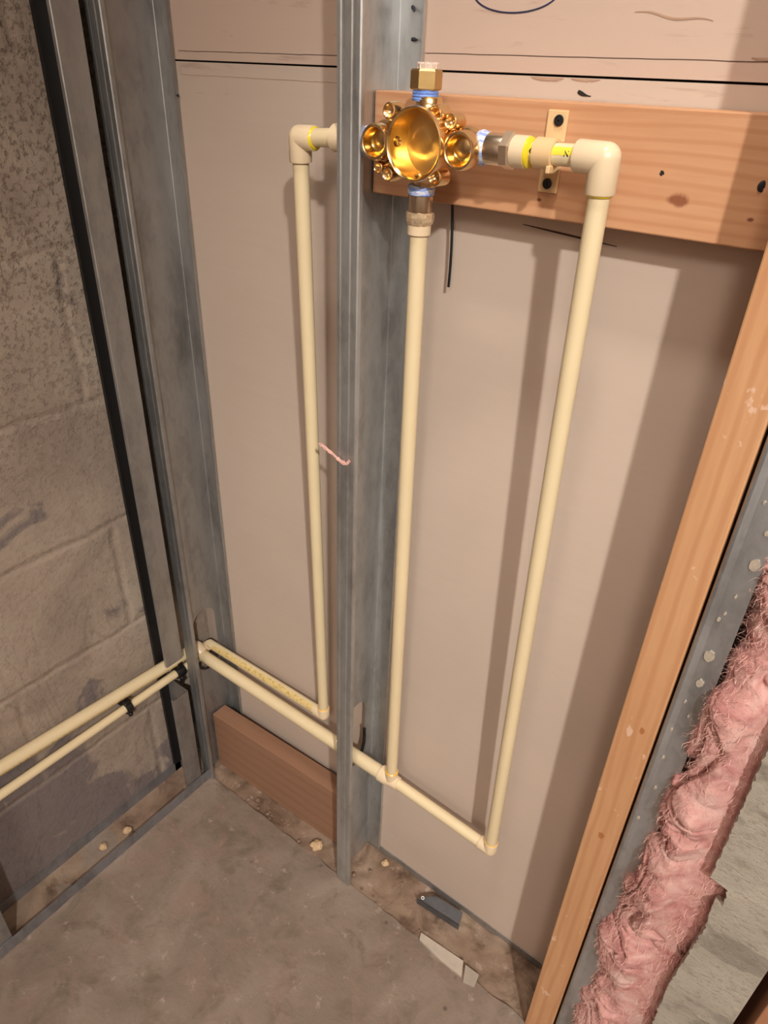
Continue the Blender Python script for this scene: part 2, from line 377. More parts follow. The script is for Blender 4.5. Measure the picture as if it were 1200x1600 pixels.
def tag(o, label=None, cat=None, group=None, kind=None):
    if label: o['label'] = label
    if cat: o['category'] = cat
    if group: o['group'] = group
    if kind: o['kind'] = kind
    return o
def empty(name, loc, label, cat, group=None):
    o = bpy.data.objects.new(name, None); COL.objects.link(o); o.location = loc; o['_w'] = tuple(loc); o.empty_display_size = 0.02
    return tag(o, label, cat, group)
def stadium(cy, w_, z0, z1, n=12):
    r = w_/2; P = []
    for i in range(n+1): a = PI*i/n; P.append((cy+r*math.cos(a), z1-r+r*math.sin(a)))
    for i in range(n+1): a = PI+PI*i/n; P.append((cy+r*math.cos(a), z0+r+r*math.sin(a)))
    return P

# ------------------------------------------------------------------ room
XL, XR, YF, ZC = -0.403, 2.8, -3.2, 2.62
SEAM = 1.2326
SY = -0.086
# floor : main slab, a hair higher than the dusty strip the wall stands on
def bumpy_floor():
    b = B(); n, m = 150, 130
    x0, x1, y0, y1 = XL, 0.75, -1.0, SY
    g = []
    for i in range(n+1):
        row = []
        for j in range(m+1):
            x = x0+(x1-x0)*i/n; y = y0+(y1-y0)*j/m
            z = 0.0025*(noise.fractal(Vector((x*9, y*9, 0)), 0.8, 2, 5))
            ed = (y1-y)
            yy = y + (0.004*noise.noise(Vector((x*30, 3, 1))) if j == m else 0)
            if ed < 0.02: z -= 0.003*(1-ed/0.02)*(0.5+abs(noise.noise(Vector((x*25, 0, 5)))))
            row.append(b.bm.verts.new((x, yy, z)))
        g.append(row)
    for i in range(n):
        for j in range(m):
            f = b.bm.faces.new((g[i][j], g[i+1][j], g[i+1][j+1], g[i][j+1])); f.smooth = True
    # plain slab beyond what the photo shows, and skirt under the edge
    b.box((x0, y0, -0.1), (x1, y1-0.004, -0.006)); b.box((x1, YF, -0.1), (XR, 0, 0.0)); b.box((x0, YF, -0.1), (x1, y0, 0.0))
    # dusty strip
    n2, m2 = 150, 24; h = []
    for i in range(n2+1):
        row = []
        for j in range(m2+1):
            x = x0+(x1-x0)*i/n2; y = SY-0.004+(0.02-SY+0.004)*j/m2
            z = -0.006+0.006*noise.fractal(Vector((x*22, y*22, 4)), 0.7, 2, 6)*min(1, (0.02-y)/0.02+0.2)
            row.append(b.bm.verts.new((x, y, z)))
        h.append(row)
    for i in range(n2):
        for j in range(m2):
            f = b.bm.faces.new((h[i][j], h[i+1][j], h[i+1][j+1], h[i][j+1])); f.smooth = True; f.material_index = 1
    return b
tag(bumpy_floor().build('floor', [M_FLOOR, M_SILL], org=(0, 0, 0)), kind='structure')
b = B(); b.box((XL-0.15, YF, -0.1), (XL, 0.03, ZC)); tag(b.build('wall_left', M_BLOCK, org=(0, 0, 0)), kind='structure')
b = B()
b.box((XL-0.02, 0, 0.010), (XR, 0.0127, SEAM-0.0009)); b.box((XL-0.05, 0, SEAM+0.0009), (XR, 0.0127, ZC))
wb = tag(b.build('wall_back', M_DRY, org=(0, 0, 0)), kind='structure')
b = B(); b.box((XL-0.05, 0.0135, 0), (XR, 0.03, ZC)); b.build('cavity_back', M_DARK, wb)
# tapered-edge creases, tears, pencil and ink on the paper face
def strip(pts, wd, y=-0.0004, z=None):
    b = B(); P = [Vector((p[0], p[1])) for p in pts]; L = []; R = []
    for i, p in enumerate(P):
        d = (P[min(i+1, len(P)-1)]-P[max(i-1, 0)]).normalized(); n = Vector((-d.y, d.x)); k = wd(i/(len(P)-1)) if callable(wd) else wd
        L.append(p+n*k/2); R.append(p-n*k/2)
    poly = [(q.x, q.y) for q in L]+[(q.x, q.y) for q in reversed(R)]
    return b.prism(poly, y, -0.00002, 'xz')
for zz, x0, x1 in ((SEAM+0.0135, 0.03, 0.60), (SEAM-0.014, -0.32, 0.0), (SEAM+0.0095, -0.32, 0.0)):
    pts = [(x0+(x1-x0)*i/40, zz+0.0006*noise.noise(Vector((i*0.6, zz*90, 0)))) for i in range(41)]
    strip(pts, 0.0006, -0.0002).build('crease_line', M_PAPER if zz < SEAM else M_PENCIL, wb)
def tear(x0, x1, z, h, sd):
    n = 14; P = [(x0+(x1-x0)*i/n, z) for i in range(n+1)]
    Q = [(x1-(x1-x0)*i/n, z-h*math.sin(PI*i/n)**0.6*(0.6+0.4*noise.noise(Vector((i*0.9, sd, 0))))) for i in range(1, n)]
    b = B(); b.prism(P+Q, -0.0005, -0.00002, 'xz'); b.build('paper_tear', M_PAPER, wb)
for a in ((0.141, 0.172, 1.2312, 0.0045, 1), (0.178, 0.204, 1.2312, 0.003, 4), (0.315, 0.345, SEAM+0.0160, 0.003, 9)): tear(*a)
strip([(0.222+0.06*t, 1.276-0.006*t+0.0012*math.sin(t*9)) for t in [i/20 for i in range(21)]], lambda t: 0.0002+0.0013*math.sin(PI*t)**0.7).build('paper_tear', M_PAPER, wb)
strip([(0.186+0.012*t, 1.2222-0.006*t+0.003*t*t) for t in [i/10 for i in range(11)]], lambda t: 0.0008+0.0034*math.sin(PI*min(1, t+.15))*(1-t)).build('pencil_mark', M_PRINTK, wb)
strip([(0.152+0.093*t, 1.1135-0.006*t) for t in [i/10 for i in range(11)]], lambda t: 0.0006+0.0012*math.sin(PI*t)).build('pencil_mark', M_PENCIL, wb)
pts = [(0.117+0.040*math.cos(a), 1.291+0.0150*math.sin(a)) for a in [PI*(1.0+i/40) for i in range(41)]]
strip(pts, 0.0013, -0.0003).build('ink_arc', M_INK, wb)
b = B(); b.box((-0.32, -0.0014, -0.006), (0.75, -0.0002, 0.0105), bev=0.0003); tag(b.build('trim_1', M_GALVD, org=(0, 0, 0)), kind='structure')
b = B(); b.box((XL-0.15, YF, ZC), (XR, 0.0127, ZC+0.02)); tag(b.build('ceiling', M_CEIL, org=(0, 0, ZC)), kind='structure')
b = B(); b.box((XR, YF, -0.1), (XR+0.02, 0, ZC)); tag(b.build('wall_right', M_CEIL, org=(XR, 0, 0)), kind='structure')
b = B(); b.box((XL, YF-0.02, -0.1), (XR, YF, ZC)); tag(b.build('wall_front', M_CEIL, org=(0, YF, 0)), kind='structure')

# ------------------------------------------------------------------ steel framing
D = 0.092
def c_stud(x, F, hole, wmat, ztop=ZC-0.01, z0=0.0, ribs=True, name='steel_stud', gap=0.0006, y1=0.0):
    """C stud: web in the plane x, flanges towards +x at y=-D and y=0"""
    b = B(); th = 0.0009; ya, yb = -D, y1-gap
    # front flange with rolled ribs and returned lip
    rib = []
    if ribs:
        for t, d in ((0.0, 0), (0.14, 0), (0.20, 0.0006), (0.28, 0.0006), (0.34, 0), (0.62, 0), (0.68, 0.0006), (0.76, 0.0006), (0.82, 0), (1.0, 0)):
            rib.append((x+0.0012+(F-0.0024)*t, ya+d))
    else: rib = [(x+0.0012, ya), (x+F-0.0012, ya)]
    edge_ = [(x, ya+0.012), (x, ya+0.0014)] if ribs else [(x, ya+0.012), (x, ya+0.0046), (x+0.0006, ya+0.0020), (x+0.0018, ya+0.0004)]
    if not ribs: rib = [(x+0.0042, ya-0.0004), (x+0.0100, ya+0.0012), (x+F-0.0012, ya+0.0012)]
    b.sheet(edge_+rib+[(x+F, ya+0.0012), (x+F, ya+0.0060)], -th if False else th, z0, ztop)
    b.sheet([(x, yb-0.012), (x, yb-0.0014), (x+0.0012, yb), (x+F+0.0015, yb), (x+F+0.0027, yb-0.0012), (x+F+0.0027, yb-0.006)], -th, z0, ztop)
    poly = [(ya+0.0119, z0), (yb-0.0119, z0), (yb-0.0119, ztop), (ya+0.0119, ztop)]
    b.prism(poly, x, x+th, 'yz', holes=[stadium(*h) for h in hole])
    return b.build(name, wmat, org=(x, -D/2, z0))
def flip_front(b): return b
tag(c_stud(0.0, 0.0275, [(-0.045, 0.046, 0.262, 0.402)], M_GALV), 'galvanised steel stud standing in the middle of the wall, just left of the brass valve', 'stud')
tag(c_stud(-0.356, 0.0275, [(-0.043, 0.050, 0.258, 0.400)], M_GALVD), 'galvanised steel stud in the corner, where the cream pipes pass through it', 'stud')
# right-hand stud beside the pine stud
rs = c_stud(0.4168, 0.0300, [], M_GALVB, ribs=False, name='steel_stud'); rs['_w'] = (0.4168, -D/2, 0.0)
tag(rs, 'galvanised steel stud right of the pine stud, against the pink insulation', 'stud')

for (x, z, r) in ((0.4335, 0.801, 0.0042), (0.4340, 0.768, 0.0032), (0.4405, 0.905, 0.0038), (0.4300, 0.842, 0.0013), (0.4360, 0.870, 0.0011), (0.4280, 0.740, 0.0012), (0.4255, 0.700, 0.0012), (0.4350, 0.725, 0.0010), (0.4400, 0.935, 0.0014), (0.4310, 0.960, 0.0010), (0.4270, 0.660, 0.0013), (0.4300, 0.615, 0.0014), (0.4250, 0.560, 0.0016), (0.4330, 0.850, 0.0010)):
    n = 14; P = [(x+r*(1+0.45*noise.noise(Vector((i*1.3, z*90, 0))))*math.cos(2*PI*i/n), z+1.5*r*(1+0.45*noise.noise(Vector((i*1.3, z*90, 3))))*math.sin(2*PI*i/n)) for i in range(n)]
    b = B(); b.prism(P, -D-0.0002, -D+0.0013, 'xz'); b.build('plaster_speck', M_PLAST, rs)

# left wall framing: stud at the corner, notched for the pipes; opening towards -y
def left_stud(y_far, label, notch=None, flare=False, XF=-0.3374):
    b = B(); th = 0.0009; xb, xf = XL+0.0008, XF; dep = 0.034
    segs = [(0.0, ZC-0.01, True)] if notch is None else [(0.0, notch[0], True), (notch[0], notch[1], False), (notch[1], ZC-0.01, True)]
    for z0, z1, full in segs:
        if full:
            b.sheet([(xf-0.006, y_far-dep), (xf-0.001, y_far-dep), (xf, y_far-dep+0.001), (xf, y_far-0.001), (xf-0.001, y_far), (xf-0.010, y_far)], th, z0, z1)
        b.sheet([(xb+0.010, y_far), (xb+0.001, y_far), (xb, y_far-0.001), (xb, y_far-0.015)], th, z0, z1)
    b.box((XL+0.0002, y_far-0.0175, 0.027), (XL+0.0065, y_far+0.0035, ZC-0.01), 1)  # added black strip, stands in for the dark band behind the stud
    z1 = ZC-0.01
    if notch is None: b.prism([(xb+0.0099, 0), (xf-0.0099, 0), (xf-0.0099, z1), (xb+0.0099, z1)], y_far-th, y_far, 'xz')
    else:
        for a, c in ((0, notch[0]), (notch[1], z1)): b.prism([(xb+0.0099, a), (xf-0.0099, a), (xf-0.0099, c), (xb+0.0099, c)], y_far-th, y_far, 'xz')
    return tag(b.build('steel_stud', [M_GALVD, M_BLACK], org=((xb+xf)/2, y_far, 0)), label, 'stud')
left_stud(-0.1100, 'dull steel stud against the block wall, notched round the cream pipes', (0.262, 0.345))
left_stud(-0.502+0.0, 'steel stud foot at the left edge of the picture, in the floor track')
# floor track of the left wall
b = B()
y0, y1 = -0.95, -0.0885
b.prism([(XL+0.001, 0.0), (-0.3355, 0.0), (-0.3355, 0.0012), (XL+0.001, 0.0012)], y0, y1, 'xz', 1)
b.prism([(-0.3364, 0.0), (-0.3355, 0.0), (-0.3352, 0.026), (-0.3361, 0.026)], y0, y1, 'xz')
b.prism([(XL+0.0008, 0.0), (XL+0.0017, 0.0), (XL+0.0017, 0.026), (XL+0.0008, 0.026)], y0, y1, 'xz')
tag(b.build('floor_track', [M_GALVT, M_SILL]), 'grey steel floor track lying along the foot of the block wall', 'track')

# ------------------------------------------------------------------ timber
b = B(); b.box((0.0022, -0.0385, 1.1277), (0.3765, -0.0018, 1.2154), bev=0.0012)
for i, v in enumerate(b.bm.verts):
    if v.co.z < 1.13: v.co.z += 0.0
bb = tag(b.build('backing_board', M_BOARD), 'pine board fixed across the wall behind the brass valve', 'board')
b = B(); b.box((0.3769, -0.0920, 0.0), (0.4143, -0.0030, ZC-0.01), bev=0.0015)
tag(b.build('wood_stud', M_STUDW), 'upright pine stud with pale flecks, between backing board and right steel stud', 'stud')
b = B()
pl = [(-0.352, -0.0545), (-0.352, -0.022), (-0.004, -0.0075), (-0.004, -0.040)]
t = bmesh.new(); vs = [t.verts.new((x, y, -0.004)) for x, y in pl]; f = t.faces.new(vs)
r = bmesh.ops.extrude_face_region(t, geom=[f]); bmesh.ops.translate(t, vec=(0, 0, 0.147), verts=[v for v in r['geom'] if isinstance(v, bmesh.types.BMVert)])
bmesh.ops.bevel(t, geom=t.edges[:], offset=0.0015, segments=2, affect='EDGES', profile=0.5); b.merge(t)
tag(b.build('wood_plank', M_PLANK), 'brown plank standing on edge on the floor in the left bay', 'plank')
b = B(); b.box((0.598, -0.120, 0.0), (0.640, -0.030, 1.1), bev=0.001)
tag(b.build('wood_stud', M_PLANK2), 'brown wooden post at the lower right corner, beyond the cement board', 'post')

# ------------------------------------------------------------------ valve
VX, VY, VZ = 0.0895, -0.077, 1.1797
vt = empty('mixing_valve', (VX, VY, VZ-0.035), 'polished brass shower mixing valve in front of the backing board', 'valve')
b = B()
# centre drum behind the cup, side arms, upright arms
b.lathe((VX+0.0010, -0.052, VZ), (0, -1, 0), [(0, 0.012), (0.002, 0.018), (0.010, 0.0235), (0.0165, 0.0262), (0.0175, 0.0268)], 56)
for sx in (-1, 1):
    b.lathe((VX+0.001+sx*0.0262, VY, VZ), (sx, 0, 0), [(0, 0.0150), (0.006, 0.0130), (0.016, 0.0125), (0.0215, 0.0108), (0.0285 if sx < 0 else 0.0218, 0.0105), (0.0293 if sx < 0 else 0.0226, 0.0095)], 40)
    b.sphere((VX+0.001+sx*0.0415, -0.0800, VZ+0.002), 0.0150, scale=(0.95, 0.75, 0.95))
    b.lathe((VX, VY, VZ+sx*0.0258), (0, 0, sx), [(0, 0.0145), (0.0025, 0.0120), (0.0050, 0.0108), (0.0078, 0.0105), (0.0086, 0.0095)], 40)
b.build('valve_body', M_BRASS, vt)
# machined cup, open to the front
b = B()
yb = -0.1015
b.lathe((VX+0.0025, yb, VZ), (0, 1, 0), [(0.0, 0.0262), (-0.0008, 0.0270), (-0.0004, 0.0280), (0.002, 0.0286), (0.010, 0.0280), (0.028, 0.0274), (0.0320, 0.0268)], 72, cap=False)
b.lathe((VX+0.0025, yb, VZ), (0, 1, 0), [(0.0, 0.0262), (0.0012, 0.0252), (0.0262, 0.0250)], 72, cap=False, mi=1)
b.lathe((VX+0.0025, yb, VZ), (0, 1, 0), [(0.0262, 0.0250), (0.0270, 0.0190), (0.0277, 0.0120), (0.0283, 0.0050), (0.0285, 0.0)], 72, cap=False, mi=2)
cup = b.build('cartridge_cup', [M_BRASS, M_BRASSM, M_BRASST], vt)
# ports drilled in the cup
for k, (a, dpt) in enumerate(((PI, 0.0125), (PI/2, 0.0125), (-PI/2, 0.0125))):
    b = B(); cx = VX+0.0025+0.0246*math.cos(a); cz = VZ+0.0246*math.sin(a)
    n_ = Vector((-math.cos(a), 0, -math.sin(a)))
    b.lathe(Vector((cx, yb+dpt, cz)), n_, [(0.0, 0.0040), (0.0008, 0.0040), (0.0012, 0.0034), (-0.0010, 0.0026), (-0.001, 0)], 24, cap=False)
    b.build('drilled_port', M_BRASSD, cup)
# screw stops left and right
for sx, px, pr in ((-1, 0.0478, 0.0146), (1, 0.1338, 0.0148)):
    b = B(); yf = -0.0985
    b.lathe((px, yf, VZ-0.0015), (0, 1, 0), [(0.0020, pr-0.0035), (0.0006, pr-0.0030), (0.0, pr-0.0020), (0.0003, pr-0.0008), (0.002, pr), (0.012, pr+0.0003), (0.020, pr-0.002), (0.030, pr-0.006), (0.034, 0.002)], 48, cap=False)
    b.lathe((px, yf, VZ-0.0015), (0, 1, 0), [(0.0020, pr-0.0035), (0.0050, pr-0.0042), (0.0085, pr-0.0058), (0.0095, pr-0.0068), (0.0100, 0.0052)], 48, cap=False, mi=1)
    b.lathe((px, yf, VZ-0.0015), (0, 1, 0), [(0.0100, 0.0052), (0.0260, 0.0046), (0.0260, 0.0)], 6, cap=False, mi=2, smooth=False)
    b.build('stop_port', [M_BRASS, M_BRASSM, M_BRASSD], vt)
# trim-plate screw bosses with dished ends
for (px, pz, yf, ry) in ((0.0585, 1.2022, -0.092, 0.007), (0.1066, 1.2026, -0.094, 0.0068), (0.1196, 1.1978, -0.090, 0.0062), (0.0470, 1.1575, -0.090, 0.0052), (0.0590, 1.1533, -0.092, 0.0062), (0.1090, 1.1556, -0.092, 0.0070)):
    b = B()
    b.lathe((px, yf, pz), (0, 1, 0), [(0.0050, 0.0), (0.0046, ry*0.25), (0.0032, ry*0.45), (0.0006, ry*0.66), (0.0, ry*0.78), (0.0004, ry*0.92), (0.0016, ry), (0.014, ry*1.05), (0.018, ry*0.5)], 32, cap=False)
    dv = Vector((VX-px, 0, VZ-pz)); dv = dv.normalized()*(dv.length-0.0290)/1.4
    b.lathe((px, yf+0.010, pz), (dv.x, 0.0, dv.z), [(0, ry*0.8), (dv.length*1.4, ry*0.85)], 20)
    b.build('screw_boss', M_BRASS, vt)

# top plug
pt = empty('brass_plug', (VX-0.0045, VY, 1.2115), 'hexagonal brass plug on top of the brass valve', 'plug')
PX = VX-0.0045
b = B(); b.lathe((PX, VY, 1.2105), (0, 0, 1), [(0, 0.0105)]+[(0.0006+0.0011*i, 0.0112 if i % 2 else 0.0104) for i in range(7)]+[(0.0085, 0.0100)], 40, jit=0.01); b.build('thread_tape', M_TAPE, pt)
b = B(); b.lathe((PX, VY, 1.2185), (0, 0, 1), [(0, 0.0118), (0.0012, 0.0132), (0.0135, 0.0132), (0.0150, 0.0118)], 6, smooth=False, ph=0.42); b.build('hex_cap', M_BRASSD, pt)
b = B(); b.lathe((PX+0.001, VY, 1.2334), (0, 0, 1), [(0, 0.0080), (0.0035, 0.0085), (0.0042, 0.0075), (0.0048, 0.0045)], 32)
for i in range(10):
    a = 2*PI*i/10; b.cyl((PX+0.001+0.0075*math.cos(a), VY+0.0075*math.sin(a), 1.2336), (PX+0.001+0.0075*math.cos(a), VY+0.0075*math.sin(a), 1.2382), 0.0013, 8)
b.build('plastic_nub', M_NUB, pt)

# bottom adapter
BX = VX-0.0030
pt = empty('threaded_adapter', (BX, VY, 1.102), 'brass adapter below the valve, joined to the middle upright pipe', 'adapter')
b = B(); b.lathe((BX, VY, 1.1475), (0, 0, -1), [(0, 0.0100), (0.001, 0.0118), (0.004, 0.0122), (0.0085, 0.0118), (0.0095, 0.0100)], 40, jit=0.02); b.build('thread_tape', M_TAPEW, pt)
b = B(); b.lathe((BX, VY, 1.1390), (0, 0, -1), [(0, 0.0105), (0.0008, 0.0112), (0.0145, 0.0112), (0.016, 0.0108)], 40); b.build('brass_sleeve', M_SLEEVE, pt)
b = B(); b.lathe((BX, VY, 1.1245), (0, 0, -1), [(0, 0.0118), (0.001, 0.0128), (0.004, 0.0134), (0.0075, 0.0128), (0.010, 0.0118), (0.0115, 0.0106)], 12, smooth=False); b.build('hex_collar', M_CLEAR, pt)
b = B(); b.lathe((BX, VY, 1.1140), (0, 0, -1), [(0, 0.0095), (0.0008, 0.0108), (0.0085, 0.0108), (0.0092, 0.0100)], 40); b.build('plastic_socket', M_FIT, pt)

def side_adapter(x0, sgn, label, z=1.1797, glue=True):
    pt = empty('threaded_adapter', (x0, VY, z-0.0135), label, 'adapter')
    d = (sgn, 0, 0)
    b = B(); b.lathe((x0, VY, z), d, [(0, 0.0098), (0.001, 0.0122), (0.006, 0.0134), (0.0105, 0.0124), (0.0125, 0.0112)], 40, jit=0.02); b.build('thread_tape', M_TAPEW, pt)
    b = B(); b.lathe((x0+sgn*0.0115, VY, z), d, [(0, 0.0112), (0.0008, 0.0120), (0.0150, 0.0120), (0.016, 0.0115)], 40); b.build('brass_sleeve', M_SLEEVE, pt)
    b = B(); b.lathe((x0+sgn*0.0265, VY, z), d, [(0, 0.0128), (0.0010, 0.0144), (0.0075, 0.0144), (0.0090, 0.0128)], 6, smooth=False, ph=0.3); b.build('hex_collar', M_COLLAR, pt)
    b = B(); b.lathe((x0+sgn*0.0350, VY, z), d, [(0, 0.0108), (0.0008, 0.0120), (0.0125, 0.0120), (0.0133, 0.0110)], 40); b.build('plastic_socket', M_FIT, pt)
    if glue: b = B(); b.lathe((x0+sgn*0.0478, VY, z), d, [(0, 0.0118), (0.0018, 0.0114), (0.0032, 0.0098), (0.004, 0.0084)], 40); b.build('cement_ring', M_GLUE, pt)
    return pt
side_adapter(0.1385, 1, 'brass adapter right of the valve, with blue and white tape', 1.1803)
side_adapter(VX-0.0550+0.0, -1, 'brass adapter left of the valve, half hidden behind the middle steel stud', 1.1765, False)

# ------------------------------------------------------------------ cream pipes
R1, R2 = 0.0081, 0.0108
def pipe(a, c, r, label, mat=None):
    b = B(); b.cyl(a, c, r, 40)
    o = b.build('water_pipe', mat or M_CPVC, org=a if a[2] < c[2] else c)
    return tag(o, label, 'pipe')
def elbow(c, d1, d2, r, L, label, glue1=None, glue2=None, L2=None):
    c = Vector(c); e = empty('pipe_elbow', tuple(c), label, 'pipe fitting')
    b = B(); b.sphere(c, r*1.0)
    for d, l in ((d1, L), (d2, L2 or L)):
        d = Vector(d).normalized()
        b.lathe(c, d, [(0, r), (l-0.001, r*1.02), (l, r*0.98), (l, r*0.8)], 40)
    b.build('elbow_body', M_FIT, e)
    for g, d, l in ((glue1, d1, L), (glue2, d2, L2 or L)):
        if g:
            d = Vector(d).normalized(); b = B(); b.lathe(c+d*(l-0.0008), d, [(0, r*0.94), (0.0012, r*0.93), (0.0026, r*0.80)], 40, jit=0.015); b.build('cement_ring', g, e)
    return e
def stripe(par, a, c, r, ang, wd, mat, name='print_stripe'):
    a = Vector(a); c = Vector(c); b = B(); x, y, d = b.frame(c-a); n = 8
    rows = []
    for p in (a, c):
        rows.append([b.bm.verts.new(p+(x*math.cos(ang+wd*(i/n-0.5))+y*math.sin(ang+wd*(i/n-0.5)))*(r+0.00015)) for i in range(n+1)])
    for i in range(n):
        f = b.bm.faces.new((rows[0][i], rows[0][i+1], rows[1][i+1], rows[1][i])); f.smooth = True
    return b.build(name, mat, par)

EZ = 1.1815
RT, RB = Vector((0.2495, VY, EZ)), Vector((0.2555, -0.050, 0.2845))
CB = Vector((0.0770, -0.050, 0.2925))
LT, LB = Vector((-0.0585, VY, 1.1735)), Vector((-0.0775, -0.0330, 0.3170))
# right branch
rp = pipe((0.1880, VY, 1.1806), (0.2280, VY, EZ), R1, 'short level cream pipe between right adapter and upper right elbow')
elbow(RT, (-1, 0, 0), (RB-RT), 0.0116, 0.0225, 'large upper right cream elbow in front of the backing board', None, M_GLUE, 0.0245)
rd = (RB-RT).normalized()
pipe(tuple(RT+rd*0.0225), tuple(RB-rd*0.010), R1+0.0003, 'rightmost upright cream water pipe, dropping from the upper right elbow')
elbow(RB, (RT-RB), (-1, 0, 0.03), 0.0098, 0.018, 'cream elbow at the lowest right end of the piping', M_GLUEO)
# print on the short pipe
x, y, d = B().frame((1, 0, 0))
b = B(); a0 = None
fr = Vector((0, -0.92, 0.39)).normalized()
ang = math.atan2(fr.dot(y), fr.dot(x))
stripe(rp, (0.1890, VY, 1.1806), (0.2275, VY, EZ), R1, ang, 0.75, M_PRINTY)
def letter(txt, x, par, size=0.0055):
    cu = bpy.data.curves.new('t', 'FONT'); cu.body = txt; cu.size = size; cu.align_x = 'CENTER'; cu.align_y = 'CENTER'; cu.extrude = 0.0001; cu.offset = 0.00012
    to = bpy.data.objects.new('t', cu); COL.objects.link(to); dg = bpy.context.evaluated_depsgraph_get(); dg.update()
    me = bpy.data.meshes.new_from_object(to.evaluated_get(dg)); bpy.data.objects.remove(to)
    f2 = Vector((0, -0.985, 0.17)).normalized()
    rot = Matrix((Vector((1, 0, 0)), f2.cross(Vector((1, 0, 0))), f2)).transposed().to_4x4()
    b = B(); b.bm.from_mesh(me)
    for v in b.bm.verts:
        # wrap the letter round the pipe
        an = v.co.y/R1; base = math.atan2(f2.z, -f2.y)
        rr = R1+0.0002+v.co.z; v.co = Vector((x+v.co.x, VY-rr*math.cos(base+an), 1.1812+rr*math.sin(base+an)))
    return b.build('printed_letter', M_PRINTK, par)
letter('N', 0.2215, rp); letter('6', 0.1915, rp, 0.0045)
# middle branch
cd_ = (CB-Vector((BX, VY, 1.106))).normalized()
pipe((BX, VY, 1.1060), tuple(CB-cd_*0.012), R1+0.0002, 'middle upright cream water pipe, dropping straight below the brass valve')
te = empty('pipe_tee', tuple(CB), 'cream tee where the middle upright pipe meets the low horizontal pipe', 'pipe fitting')
b = B(); b.lathe(CB+Vector((-0.021, 0, 0)), (1, 0, 0), [(0, 0.0112), (0.001, 0.0132), (0.014, 0.0130), (0.020, 0.0108), (0.034, 0.0102), (0.0345, 0.0085)], 40)
b.lathe(CB, -cd_, [(0, 0.0100), (0.020, 0.0100), (0.0205, 0.0085)], 40); b.build('tee_body', M_FIT, te)
b = B(); b.lathe(CB-cd_*0.0195, -cd_, [(0, 0.0098), (0.0018, 0.0100), (0.003, 0.0086)], 40, jit=0.02); b.build('cement_ring', M_GLUEO, te)
o = pipe((-0.372, -0.050, 0.2905), (0.0580, -0.050, 0.2920), R2, 'thick low horizontal pipe in front, running from the corner to the tee')
stripe(o, (-0.350, -0.050, 0.2906), (0.05, -0.050, 0.2920), R2, math.atan2(Vector((0, -0.5, -0.87)).dot(y), Vector((0, -0.5, -0.87)).dot(x)), 0.6, M_PRINT)
pipe(tuple(CB+Vector((0.0125, 0, 0))), tuple(RB+Vector((-0.016, 0, 0.0006))), R1+0.0003, 'thin low horizontal cream pipe from the tee to the lowest right elbow')
# left branch
lxe = VX-0.055-0.048
pipe((lxe-0.0005, VY, 1.1762), (LT.x+0.016, VY, 1.1745), R1, 'short cream pipe stub between left adapter and upper left elbow')
elbow(LT, (1, 0, 0.02), (LB-LT), 0.0110, 0.0195, 'upper left cream elbow in the left bay', M_GLUE, None, 0.0215)
ld = (LB-LT).normalized()
pipe(tuple(LT+ld*0.020), tuple(LB-ld*0.010), R1, 'left upright cream water pipe, in the bay beside the corner')
elbow(LB, (LT-LB), (-1, 0, 0), 0.0098, 0.0170, 'cream elbow at the foot of the left upright pipe', M_GLUEO)
o = pipe((-0.366, -0.0300, 0.3050), tuple(LB+Vector((-0.014, 0, 0))), R1, 'thin low horizontal cream pipe at the back, ending under the left upright')
stripe(o, (-0.350, -0.0302, 0.3055), tuple(LB+Vector((-0.02, 0, 0))), R1, math.atan2(Vector((0, -0.75, 0.66)).dot(y), Vector((0, -0.75, 0.66)).dot(x)), 1.3, M_PRINT)
# pipes along the block wall
ua, ub = Vector((-0.378, -0.95, 0.366)), Vector((-0.378, -0.060, 0.3035))
o = pipe(tuple(ub), tuple(ua), 0.0108, 'upper thick cream pipe running along the block wall')
xx, yy, dd_ = B().frame(ua-ub); q = Vector((0.80, 0, -0.6))
stripe(o, ub+(ua-ub)*0.02, ua, 0.0108, math.atan2(q.dot(yy), q.dot(xx)), 1.1, M_PRINT)
la, lb = Vector((-0.374, -0.95, 0.2890)), Vector((-0.374, -0.045, 0.2790))
o = pipe(tuple(lb), tuple(la), 0.0076, 'lower thin cream pipe running along the block wall, held by black clips')
elbow((-0.3785, -0.050, 0.3010), (0, -1, 0.05), (1, 0, -0.6), 0.0125, 0.016, 'cream elbow in the corner joining the thick pipes behind the stud')
elbow((-0.376, -0.0300, 0.2920), (0, -1, -0.8), (1, 0, 0.9), 0.0096, 0.014, 'small cream elbow in the corner joining the thin pipes behind the stud')
def clip(y, z, label, big=1.0):
    e = empty('pipe_clip', (-0.374, y, z-0.012), label, 'clip')
    b = B(); c = Vector((-0.374, y, z))
    b.lathe(c+Vector((0, -0.006*big, 0)), (0, 1, 0), [(0, 0.0084), (0, 0.0112), (0.012*big, 0.0112), (0.012*big, 0.0084), (0, 0.0084)], 32, cap=False)
    b.box(c+Vector((-0.0275, -0.005, -0.004)), c+Vector((-0.008, 0.005, 0.004)), bev=0.001)
    b.box(c+Vector((-0.004, -0.0055, 0.009)), c+Vector((0.007, 0.0055, 0.0175*big)), bev=0.0012)
    b.build('clip_ring', M_BLACK, e)
    b = B(); b.cyl(c+Vector((0.006, 0, -0.009)), c+Vector((0.006, 0, -0.0155*big)), 0.0042, 16, bev=0.0008); b.build('nail_head', M_BLACK, e)
clip(-0.210, 0.2808, 'black pipe clip halfway along the lower wall pipe')
clip(-0.098, 0.2796, 'black pipe clip next to the corner stud', 1.5)
b = B()
P = stadium(-0.045, 0.046, 0.262, 0.402)
arc = [Vector((0.0010, p[0], p[1])) for p in P[-9:]+P[:2]]
